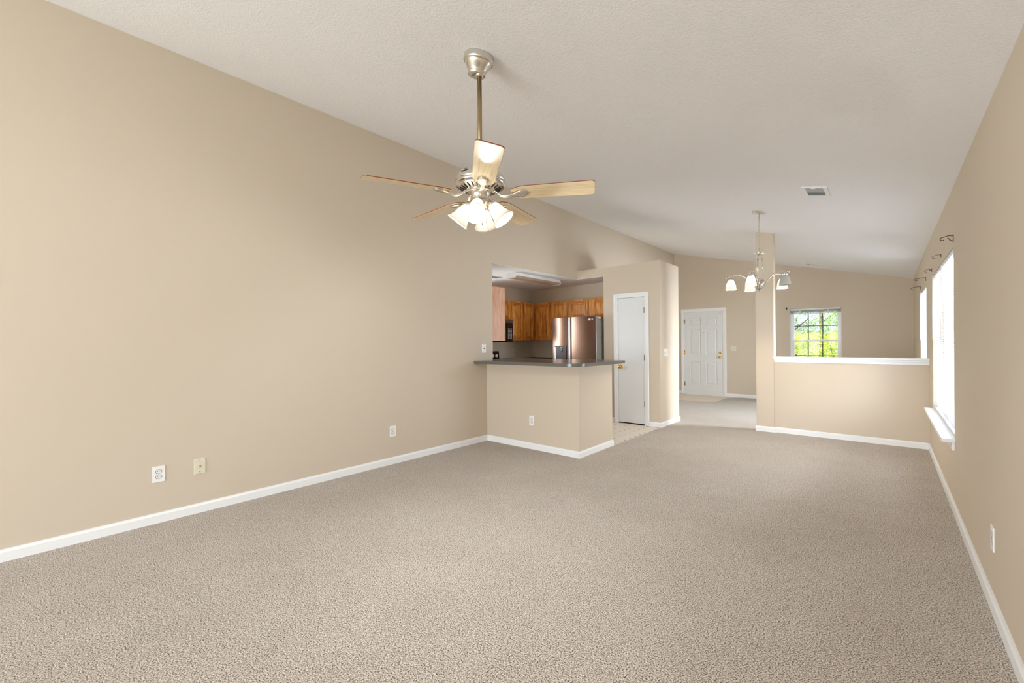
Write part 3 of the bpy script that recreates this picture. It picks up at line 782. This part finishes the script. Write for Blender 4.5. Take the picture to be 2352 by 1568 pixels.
for i, (x, y, l) in enumerate(((.030, -.016, .10), (.022, .026, .075))):
    cb = MB(); n = int(l / .006)
    for q in range(n): cb.lathe([(0, .0026), (.0026, 0), (0, -.0026)], 6, Matrix.Translation((x, y, Z(2.118) - q * .006)))
    cb.lathe([(0, .012), (.005, .006), (.006, -.006), (0, -.014)], 10, Matrix.Translation((x, y, Z(2.118) - n * .006 - .01)))
    cb.build('pull_chain', M_NICKEL, FAN)
for i, p in enumerate(FAN_LAMPS):
    light('fan_lamp', 'POINT', p, E['fan'], LAMP, radius=.012)

# ------------------------------------------------------------------ chandelier
HX, HY = -1.130, 5.763
zc = ceil_z(HX)
CH = thing('chandelier', 'brushed nickel five arm chandelier hanging on a chain before the column', 'chandelier', (HX, HY, zc))
Z = lambda z: z - zc
MB().lathe([(.074, -.0002), (.074, -.005), (.066, -.014), (.030, -.022), (.012, -.026), (0, -.026)], 32, MT).build('canopy', M_NICKEL, CH)
cb = MB(); zt, zb = -.028, Z(2.36); n = 17; pitch = (zt - zb) / n
for k in range(n):
    c = zt - pitch * (k + .5); hl = pitch * .62; hw = .0085; pts = []
    for q in range(14):
        a = 2 * PI * q / 14; u = hw * math.cos(a); v = hl * math.sin(a)
        pts.append((u, 0, c + v) if k % 2 else (0, u, c + v))
    cb.tube(pts, .0022, 6, closed=True)
cb.tube([(.004, .003, zt), (-.004, .002, (zt + zb) / 2), (.003, -.003, zb)], .0016, 5)
cb.build('chain', M_NICKEL, CH)
MB().lathe([(.006, Z(2.372)), (.009, Z(2.356)), (.014, Z(2.346)), (.040, Z(2.342)), (.064, Z(2.352)), (.066, Z(2.350)), (.046, Z(2.334)), (.020, Z(2.322)), (.008, Z(2.314)), (0, Z(2.312))], 32).build('top_dish', M_NICKEL, CH)
for k in range(3):
    a = math.radians(20 + 120 * k); ca, sa = math.cos(a), math.sin(a)
    rb = MB(); p0 = (.026 * ca, .026 * sa, Z(2.325)); p1 = (.044 * ca, .044 * sa, Z(2.055))
    for zz, rr in ((2.312, .028), (2.072, .043)):
        rb.tube([(rr * ca + .009 * math.cos(q) * -sa, rr * sa + .009 * math.cos(q) * ca, Z(zz) + .011 * math.sin(q)) for q in [2 * PI * i / 12 for i in range(12)]], .0022, 6, closed=True)
    rb.tube([(.029 * ca, .029 * sa, Z(2.302)), (.042 * ca, .042 * sa, Z(2.082))], .0038, 8)
    rb.lathe([(0, .008), (.006, 0), (0, -.008)], 8, Matrix.Translation((.029 * ca, .029 * sa, Z(2.298)))); rb.lathe([(0, .008), (.006, 0), (0, -.008)], 8, Matrix.Translation((.042 * ca, .042 * sa, Z(2.086))))
    rb.build('hanging_rod', M_NICKEL, CH)
MB().lathe([(0, Z(2.056)), (.030, Z(2.052)), (.054, Z(2.040)), (.056, Z(2.034)), (.049, Z(2.004)), (.050, Z(2.000)), (.028, Z(1.948)), (.014, Z(1.925)), (.012, Z(1.915)), (.006, Z(1.902)), (0, Z(1.898))], 32).build('hub', M_NICKEL, CH)
CH_LAMPS = []
for k in range(5):
    a = math.radians(-23 + 72 * k); RA = Matrix.Rotation(a, 4, 'Z')
    prof = [(.016, 1.925), (.040, 1.945), (.075, 1.990), (.115, 2.045), (.160, 2.088), (.210, 2.110), (.260, 2.112), (.310, 2.098), (.345, 2.082)]
    ab = MB(); ab.tube([RA @ Vector((r, 0, Z(z))) for r, z in prof], [.0085, .0085, .0085, .0085, .008, .008, .0075, .007, .006], 8, flat=.75)
    ab.lathe([(0, .01), (.009, 0), (0, -.01)], 8, RA @ Matrix.Translation((.348, 0, Z(2.081))))
    armo = ab.build('arm', M_NICKEL, CH)
    T = RA @ Matrix.Translation((.300, 0, Z(2.096)))
    MB().lathe([(.007, .004), (.007, -.006), (.016, -.010), (.026, -.018), (.030, -.030), (.030, -.042), (.024, -.048), (0, -.048)], 24, T).build('lamp_socket', M_NICKEL, CH)
    lit = k != 0
    sh = MB().lathe(bell(.026, .070, .116, .02), 32, T @ Matrix.Translation((0, 0, -.040)), close=True).build('lamp_shade', M_SHADE if lit else M_SHADEOFF, CH)
    if lit:
        MB().lathe([(.012, -.048), (.016, -.056), (.025, -.074), (.025, -.088), (.018, -.102), (0, -.108)], 16, T).build('bulb', M_BULB, sh)
        CH_LAMPS.append(CH.location + T @ Vector((0, 0, -.124)))
    else:
        sh['label'] = 'unlit grey glass shade'
for p in CH_LAMPS: light('chandelier_lamp', 'POINT', p, E['chand'], WARM, radius=.011)

# ------------------------------------------------------------------ bar counter
def rounded(poly, rads, n=24):
    out = []; m = len(poly)
    for i in range(m):
        p = Vector(poly[i]); a = Vector(poly[i - 1]) - p; b = Vector(poly[(i + 1) % m]) - p; r = rads[i]
        if r <= 0: out.append(tuple(p)); continue
        a.normalize(); b.normalize(); c = p + (a + b) * r
        s0 = p + a * r - c; s1 = p + b * r - c; a0 = math.atan2(s0.y, s0.x); a1 = math.atan2(s1.y, s1.x); dlt = (a1 - a0 + PI) % (2 * PI) - PI
        for k in range(n + 1): q = a0 + dlt * k / n; out.append((c.x + r * math.cos(q), c.y + r * math.sin(q)))
    return out
bc = tag(MB().prism(rounded([(XL + .001, 3.925), (-2.487, 3.925), (-2.487, 5.035), (-4.212, 5.035), (-4.212, YO + .001), (XL + .001, YO + .001)], [0.0, .17, .02, 0, 0, 0]), 1.048, 1.086).build('bar_counter', M_TOP, None, .004),
         'dark grey laminate bar counter with a rounded corner on the half wall', 'counter')
S(MB().prism(rounded([(XL + .002, YB - .03), (XB + .03, YB - .03), (XB + .03, YBE), (XL + .002, YBE)], [0, .01, 0, 0]), 1.040, 1.048).build('trim_lit_underside', M_TRIM), 'thin white strip painted as the lit underside of the bar counter', 'trim')  # white strip stands in for light on the counter's underside

# ------------------------------------------------------------------ kitchen
ZU0, ZU1 = 1.372, 2.110
def cab(name, label, loc, rz, w, depth, z0, z1, doors, hinge_gap=.006, stile=.032, body_mat=None, group='oak wall cabinets'):
    """wall cabinet: local x along width, front facing -y at y=0, body behind to y=depth; doors list of (x0,x1)"""
    rail = M_OAKH if abs(rz) < .1 else M_OAKHY
    o = thing(name, label, 'cabinet', loc, rz, group)
    bx('body', body_mat or M_OAK, o, 0, w, .019, depth, z0, z1)
    fb = MB(); fb.box(0, stile, 0, .019, z0, z1); fb.box(w - stile, w, 0, .019, z0, z1); fb.box(stile, w - stile, 0, .019, z1 - .036, z1); fb.box(stile, w - stile, 0, .019, z0, z0 + .030)
    for a, b in zip(doors[:-1], doors[1:]): fb.box(a[1] - .012, b[0] + .012, 0, .0185, z0 + .030, z1 - .036)
    fb.build('face_frame', M_OAK, o)
    for (a, b) in doors:
        zz0, zz1 = z0 + .022, z1 - .026; s = .050
        db = MB(); y0 = -.021
        for q in ((a, a + s), (b - s, b)): db.box(q[0], q[1], y0, -.001, zz0, zz1)
        dd = db.build('door', M_OAK, o, .003)
        rb = MB()
        for q in ((zz0, zz0 + s), (zz1 - s, zz1)): rb.box(a + s, b - s, y0 + .0006, -.001, q[0], q[1])
        rb.build('door_rail', rail, dd, .002)
        pb = MB()
        R = [(a + s, b - s, zz0 + s, zz1 - s, y0 + .012), (a + s + .008, b - s - .008, zz0 + s + .008, zz1 - s - .008, y0 + .013), (a + s + .030, b - s - .030, zz0 + s + .030, zz1 - s - .030, y0 + .004)]
        vs = [(x, y, z) for (xa, xb, za, zb, y) in R for (x, z) in ((xa, za), (xb, za), (xb, zb), (xa, zb))]; fs = []
        for k in range(2):
            for q in range(4): fs.append((k * 4 + q, k * 4 + (q + 1) % 4, k * 4 + 4 + (q + 1) % 4, k * 4 + 4 + q))
        fs.append((8, 9, 10, 11)); pb.add(vs, fs); pb.build('door_panel', M_OAK, dd)
    return o
# on the range wall (facing +x): local x runs towards +y
XFc = -5.300
cab('wall_cabinet', 'oak wall cabinet above the microwave', (XFc, 5.268, 0), RZL, .758, .320, 1.752, ZU1, [(.016, .372), (.386, .742)])
cab('wall_cabinet', 'two door oak wall cabinet right of the microwave in the corner', (XFc, 6.030, 0), RZL, .742, .320, ZU0, ZU1, [(.020, .352), (.378, .676)], stile=.03)
# on the back wall (facing -y)
YFc = 6.778
cab('wall_cabinet', 'two door oak wall cabinet left of the refrigerator', (XFc + .002, YFc, 0), 0, .800, .325, ZU0, ZU1, [(.028, .392), (.432, .776)])
cab('wall_cabinet', 'short oak cabinet over the refrigerator', (-4.492, YFc, 0), 0, .912, .325, 1.728, ZU1, [(.030, .418), (.500, .886)])
# near cabinet with its plain end panel towards the bar (facing +y)
o = thing('wall_cabinet', 'oak wall cabinet with plain pinkish end panel at the kitchen opening', 'cabinet', (-4.262, YKN, 0), 0, 'oak wall cabinets')
bx('end_panel', M_OAKP, o, -.006, 0, .001, .300, 1.350, 2.134)
bx('body', M_OAK, o, -.39, -.006, .001, .300, 1.350, 2.134)
bx('face_frame', M_OAKP, o, -.39, .0008, .302, .328, 1.350, 2.134, bevel=.001)
# microwave over the range
o = thing('microwave', 'black microwave mounted over the range under the oak cabinet', 'microwave', (XFc + .075, 5.272, 0), RZL)
bx('case', M_BLACK, o, 0, .750, .02, .394, 1.333, 1.748)
bx('door', M_BLACKL, o, .002, .585, 0, .02, 1.345, 1.700, bevel=.003)
bx('vent_grille', M_HINGE, o, .002, .748, -.002, .02, 1.690, 1.748, bevel=.002)
cp = bx('control_panel', M_BLACKL, o, .590, .748, 0, .02, 1.380, 1.686, bevel=.003)
kb = MB()
for r in range(8):
    for c in range(3): kb.box(.614 + c * .043, .634 + c * .043, -.0012, 0, 1.405 + r * .024, 1.415 + r * .024)
kb.build('key_marks', M_WHITEP, cp)
bx('display', plain('red_dark_display', (70, 12, 10), .3), cp, .610, .728, -.0012, 0, 1.610, 1.645)
bx('lower_trim', plain('dark_red_trim', (72, 22, 14), .35), o, .590, .748, 0, .02, 1.336, 1.378)
# range with back guard
o = thing('kitchen_range', 'black range with knobbed back guard seen past the opening edge', 'range', (XK + .66, 5.240, 0), RZL)
bx('body', M_BLACK, o, 0, .760, .0, .655, 0, .905, bevel=.004)
bx('cooktop', M_BLACKL, o, -.01, .770, -.02, .60, .905, .922, bevel=.004)
mb = MB(); mb.add([(0, .575, .92), (.76, .575, .92), (.76, .655, .92), (0, .655, .92), (.0, .600, 1.165), (.76, .600, 1.165), (.76, .655, 1.165), (0, .655, 1.165)], [(0, 1, 2, 3), (4, 7, 6, 5), (0, 4, 5, 1), (1, 5, 6, 2), (2, 6, 7, 3), (3, 7, 4, 0)])
bgp = mb.build('back_guard', plain('brown_black_glass', (52, 24, 14), .25), o, .004)
for x in (.08, .18, .58, .68):
    kb = MB(); M = Matrix.Translation((x, .590, 1.08)) @ Matrix.Rotation(PI / 2 + .1, 4, 'X')
    kb.lathe([(.030, 0), (.030, .004), (.022, .006), (.020, .024), (0, .025)], 20, M); kb.box(-.005, .005, -.022, .022, .02, .03, M); kb.build('knob', M_WHITEP, bgp)
mb = MB()
for x in (.17, .59):
    for y in (.15, .42): mb.lathe([(.095, .922), (.095, .925), (.0, .925)], 28, Matrix.Translation((x, y, 0)))
mb.build('burner', M_DARK, o)
tag(bx('backsplash_panel', plain('dark_steel_panel', (92, 80, 66), .35, .7), None, XK + .001, XK + .006, 5.250, 5.775, 1.17, 1.332), 'dark metal panel on the wall between range and microwave', 'backsplash')
# countertops with base cabinets
tag(MB().box(XK + .001, XK + .640, 6.022, YKB - .001, .876, .914).box(XK + .640, -4.505, 6.46, YKB - .001, .876, .914).box(XK + .001, XK + .02, 6.022, YKB - .001, .914, 1.016).box(XK + .02, -4.505, YKB - .02, YKB - .001, .914, 1.016).build('kitchen_countertop', M_BLACKL, None, .003),
    'black kitchen countertop with low black backsplash in the corner', 'countertop')
o = thing('base_cabinet', 'oak base cabinets under the black corner countertop', 'cabinet', (XK, 6.02, 0))
mb = MB(); mb.box(.002, .60, .004, 1.084, .10, .876); mb.box(.60, 1.115, .46, 1.084, .10, .876); mb.build('body', M_OAK, o)
bx('toe_kick', M_DARK, o, .002, 1.115, .50, 1.084, 0, .10)
for x in (.62, .87): panel_face(MB(), .235, .56, .02, [(.05, .185, .05, .51)], y=.438, x0=x, z0=.13).build('door', M_OAK, o)
# refrigerator
YFR = 6.25
o = thing('refrigerator', 'stainless side by side refrigerator with dark water dispenser', 'refrigerator', (-4.494, YFR, 0))
FW = .878
bx('body', M_GREYD, o, .012, FW - .008, .085, .84, .02, 1.712, bevel=.004)
def fridge_door(x0, x1, hole=None):
    n = 14; mb = MB(); z0, z1 = .06, 1.757
    pts = [(x0, .075)] + [(x0 + (x1 - x0) * k / n, .010 - .014 * math.sin(PI * k / n) ) for k in range(n + 1)] + [(x1, .075)]
    mb.prism(pts, z0, z1); return mb.build('door', M_STEEL, o, .005)
split = .365
dl = fridge_door(0, split - .006); dr = fridge_door(split + .010, FW)
bx('door_handle', M_STEELEDGE, dl, split - .014, split - .001, -.016, .03, .30, 1.752, bevel=.003)
bx('door_handle', M_STEELEDGE, dr, split + .005, split + .018, -.016, .03, .30, 1.752, bevel=.003)
bx('door_edge', M_STEELEDGE, dr, FW - .004, FW + .004, .006, .076, .06, 1.757, bevel=.002)
bx('gasket', M_IVORY, o, .01, FW - .006, .0752, .0848, .06, 1.730)
bx('hinge_cover', M_WHITEM, o, FW - .12, FW - .01, .06, .20, 1.713, 1.745, bevel=.006)
dp = bx('dispenser', M_BLACKL, dl, .060, .300, -.0105, .0, .92, 1.262, bevel=.003)
bx('dispenser_edge', M_STEELEDGE, dp, .058, .078, -.0125, -.006, .92, 1.236, bevel=.002)
bx('dispenser_panel', plain('brown_dispenser', (62, 40, 28), .3), dp, .062, .298, -.013, -.006, 1.236, 1.262, bevel=.002)
bx('dispenser_recess', plain('dark_brown_recess', (46, 32, 24), .3), dp, .110, .292, -.0122, -.006, .925, 1.225)
mb = MB(); mb.tube([(.205, -.02, 1.22), (.205, -.028, 1.185), (.205, -.024, 1.165)], .011, 8); mb.tube([(.175, -.02, 1.215), (.175, -.024, 1.19)], .008, 8); mb.box(.185, .225, -.020, -.012, 1.20, 1.23)
mb.build('spout', M_STEELEDGE, dp)
Ml = Matrix.Translation((FW - .115, -.0035, 1.700)) @ Matrix.Rotation(PI / 2, 4, 'X')
MB().lathe([(.017, 0), (.017, .003), (.013, .003), (.013, .001), (.0, .001)], 24, Ml).build('emblem', M_WHITEM, dr)
text_part('brand_lettering', 'LG', .038, .0015, M_WHITEM, dr, Matrix.Translation((FW - .065, -.0045, 1.700)) @ Matrix.Rotation(PI / 2, 4, 'X'))
# fluorescent ceiling fixture, runs along y
o = thing('fluorescent_light', 'long white fluorescent fixture on the kitchen ceiling', 'ceiling light', (-4.447, 5.09, ZO))
poly = [(-.085, 0), (-.105, -.050), (-.085, -.078), (.085, -.078), (.105, -.050), (.085, 0)]
ME = Matrix(((1, 0, 0, 0), (0, 0, 1, 0), (0, 1, 0, 0), (0, 0, 0, 1)))
MB().prism([(-.082, -.0005), (-.100, -.050), (.100, -.050), (.082, -.0005)], .012, 1.208, ME).build('housing', M_WHITEM, o)
MB().prism([(-.101, -.050), (-.084, -.080), (.084, -.080), (.101, -.050)], .012, 1.208, ME).build('diffuser', M_DIFF, o)
for y0, y1 in ((0, .012), (1.208, 1.22)): MB().prism([(-.086, -.0005), (-.106, -.050), (-.087, -.083), (.087, -.083), (.106, -.050), (.086, -.0005)], y0, y1, ME).build('end_cap', M_WHITEM, o)
o = thing('kitchen_vent', 'small white air vent on the kitchen ceiling beside the fluorescent fixture', 'ceiling vent', (-4.92, 5.19, ZO), group='ceiling air vents')
bx('frame', M_WHITEM, o, -.08, .08, -.15, .15, -.012, -.0005, bevel=.003)
mb = MB()
for k in range(7): mb.box(-.06 + k * .02 - .003, -.06 + k * .02 + .003, -.13, .13, -.0135, -.0115)
mb.build('slots', M_DARK, o)

# ------------------------------------------------------------------ outside
gr, nt, b = nmat('lawn_grass'); nt.links.new(ramp(nt, noise(nt, coords(nt), 3.0, 5), [(0.3, srgb(92, 120, 50)), (0.7, srgb(150, 172, 84))]), b.inputs['Base Color']); b.inputs['Roughness'].default_value = .9
S(bx('ground', gr, None, -40, 45, -25, 70, -.30, -.16), 'sunlit lawn outside the house', 'ground')
S(bx('ground_path', plain('pale_concrete', (206, 208, 214), .8), None, .60, 7.5, -4, 30, -.16, -.13), 'pale concrete strip outside the side windows', 'path')
def m_leaf(name, c0, c1):
    m = bpy.data.materials.new(name); m.use_nodes = True; nt = m.node_tree; nt.nodes.clear()
    o = nt.nodes.new('ShaderNodeOutputMaterial'); mx = nt.nodes.new('ShaderNodeMixShader'); mx.inputs[0].default_value = .45
    d = nt.nodes.new('ShaderNodeBsdfDiffuse'); t = nt.nodes.new('ShaderNodeBsdfTranslucent')
    c = ramp(nt, noise(nt, coords(nt), 4.0, 4), [(0.35, srgb(*c0)), (0.65, srgb(*c1))])
    nt.links.new(c, d.inputs['Color']); nt.links.new(c, t.inputs['Color'])
    nt.links.new(d.outputs[0], mx.inputs[1]); nt.links.new(t.outputs[0], mx.inputs[2]); nt.links.new(mx.outputs[0], o.inputs[0]); return m
M_HEDGE = m_leaf('hedge_leaf', (150, 170, 70), (226, 230, 130))
M_LEAF = m_leaf('tree_leaf', (124, 158, 98), (196, 214, 150))
M_BARK = plain('grey_bark', (120, 104, 88), .9)
def leaves(mb, n, pick, size):
    for _ in range(n):
        c = Vector(pick()); u = Vector((random.gauss(0, 1), random.gauss(0, 1), random.gauss(0, 1))).normalized(); v = u.orthogonal().normalized(); s = size * random.uniform(.6, 1.3)
        mb.add([c - u * s, c + v * s * .45, c + u * s, c - v * s * .45], [(0, 1, 2, 3)])
    return mb
h = thing('hedge', 'yellow green hedge outside the lower part of the far window', 'hedge', (0, 0, 0))
def ph():
    return (random.uniform(-4.6, 2.6), random.uniform(13.6, 14.7), -.16 + 1.62 * random.random() ** .7 + random.uniform(0, .10))
leaves(MB(), 20000, ph, .040).build('foliage', M_HEDGE, h)
sb = MB()
for k in range(9):
    x = -4.3 + k * .82
    sb.tube([(x, 14.1, -.2), (x + .05, 14.15, .5), (x - .1, 14.1, 1.2)], [.04, .03, .012], 6)
    sb.tube([(x + .05, 14.15, .3), (x + .3, 14.0, .9)], [.022, .01], 6)
sb.build('stems', M_BARK, h)
def tree(x, y, hgt, r, n, label):
    t = thing('tree', label, 'tree', (x, y, -.16), group='trees beyond the hedge')
    tb = MB(); tb.tube([(0, 0, -.1), (.05, .03, hgt * .25), (-.04, 0, hgt * .5), (.02, .05, hgt * .8)], [.14, .11, .08, .03], 8)
    for k in range(6): a = k * 2.4; tb.tube([(0, 0, hgt * (.3 + .07 * k)), (r * .6 * math.cos(a), r * .6 * math.sin(a), hgt * (.45 + .07 * k))], [.05, .012], 6)
    tb.build('trunk', M_BARK, t)
    cl = [(random.gauss(0, r * .45), random.gauss(0, r * .45), hgt * random.uniform(.10, .95), r * random.uniform(.3, .55)) for _ in range(34)]
    def pk():
        c = random.choice(cl); d = Vector((random.gauss(0, 1), random.gauss(0, 1), random.gauss(0, 1))).normalized() * c[3] * random.random() ** .4
        return (c[0] + d.x, c[1] + d.y, c[2] + d.z)
    leaves(MB(), n, pk, .048).build('crown', M_LEAF, t)
tree(-2.75, 17.6, 5.0, 1.3, 11000, 'leafy tree behind the hedge in the left half of the far window')
tree(-.6, 22.4, 5.8, 1.5, 11000, 'leafy tree behind the hedge in the right half of the far window')
tree(-2.9, 31.0, 8.4, 2.6, 11000, 'farthest tree behind the two trees in the far window')
# house across the street seen through the side blinds
hs = thing('neighbour_house', 'pale house across the street glimpsed through the side blinds', 'house', (1.6, 36, -.16))
M_SIDE = plain('pale_siding', (226, 228, 232), .7)
mb = MB()
for k in range(20): mb.add([(0, 0, .16 * k), (9, 0, .16 * k), (9, -.0, .16 * k + .16), (0, 0, .16 * k + .16), (0, -.03, .16 * k), (9, -.03, .16 * k)], [(4, 5, 2, 3), (0, 1, 5, 4)])
mb.box(0, 9, .001, 7, 0, 3.2); mb.build('siding_wall', M_SIDE, hs)
mb = MB(); mb.add([(-.4, -.5, 3.2), (9.4, -.5, 3.2), (9.4, 7.5, 3.2), (-.4, 7.5, 3.2), (-.4, 3.5, 5.4), (9.4, 3.5, 5.4)], [(0, 1, 5, 4), (3, 4, 5, 2), (0, 4, 3), (1, 2, 5), (0, 3, 2, 1)]); mb.build('roof', plain('grey_shingle', (120, 116, 112), .9), hs)
for x in (.9, 4.0, 6.4):
    wf = MB()
    for q in ((x, x + .08, .9, 2.7), (x + 1.32, x + 1.4, .9, 2.7), (x, x + 1.4, .9, .98), (x, x + 1.4, 2.62, 2.7), (x + .66, x + .74, .9, 2.7)): wf.box(q[0], q[1], -.10, -.03, q[2], q[3])
    wo = wf.build('window', M_VINYLW, hs); bx('window_pane', plain('dark_window', (40, 46, 60), .1), wo, x + .04, x + 1.36, -.06, -.035, .94, 2.66)
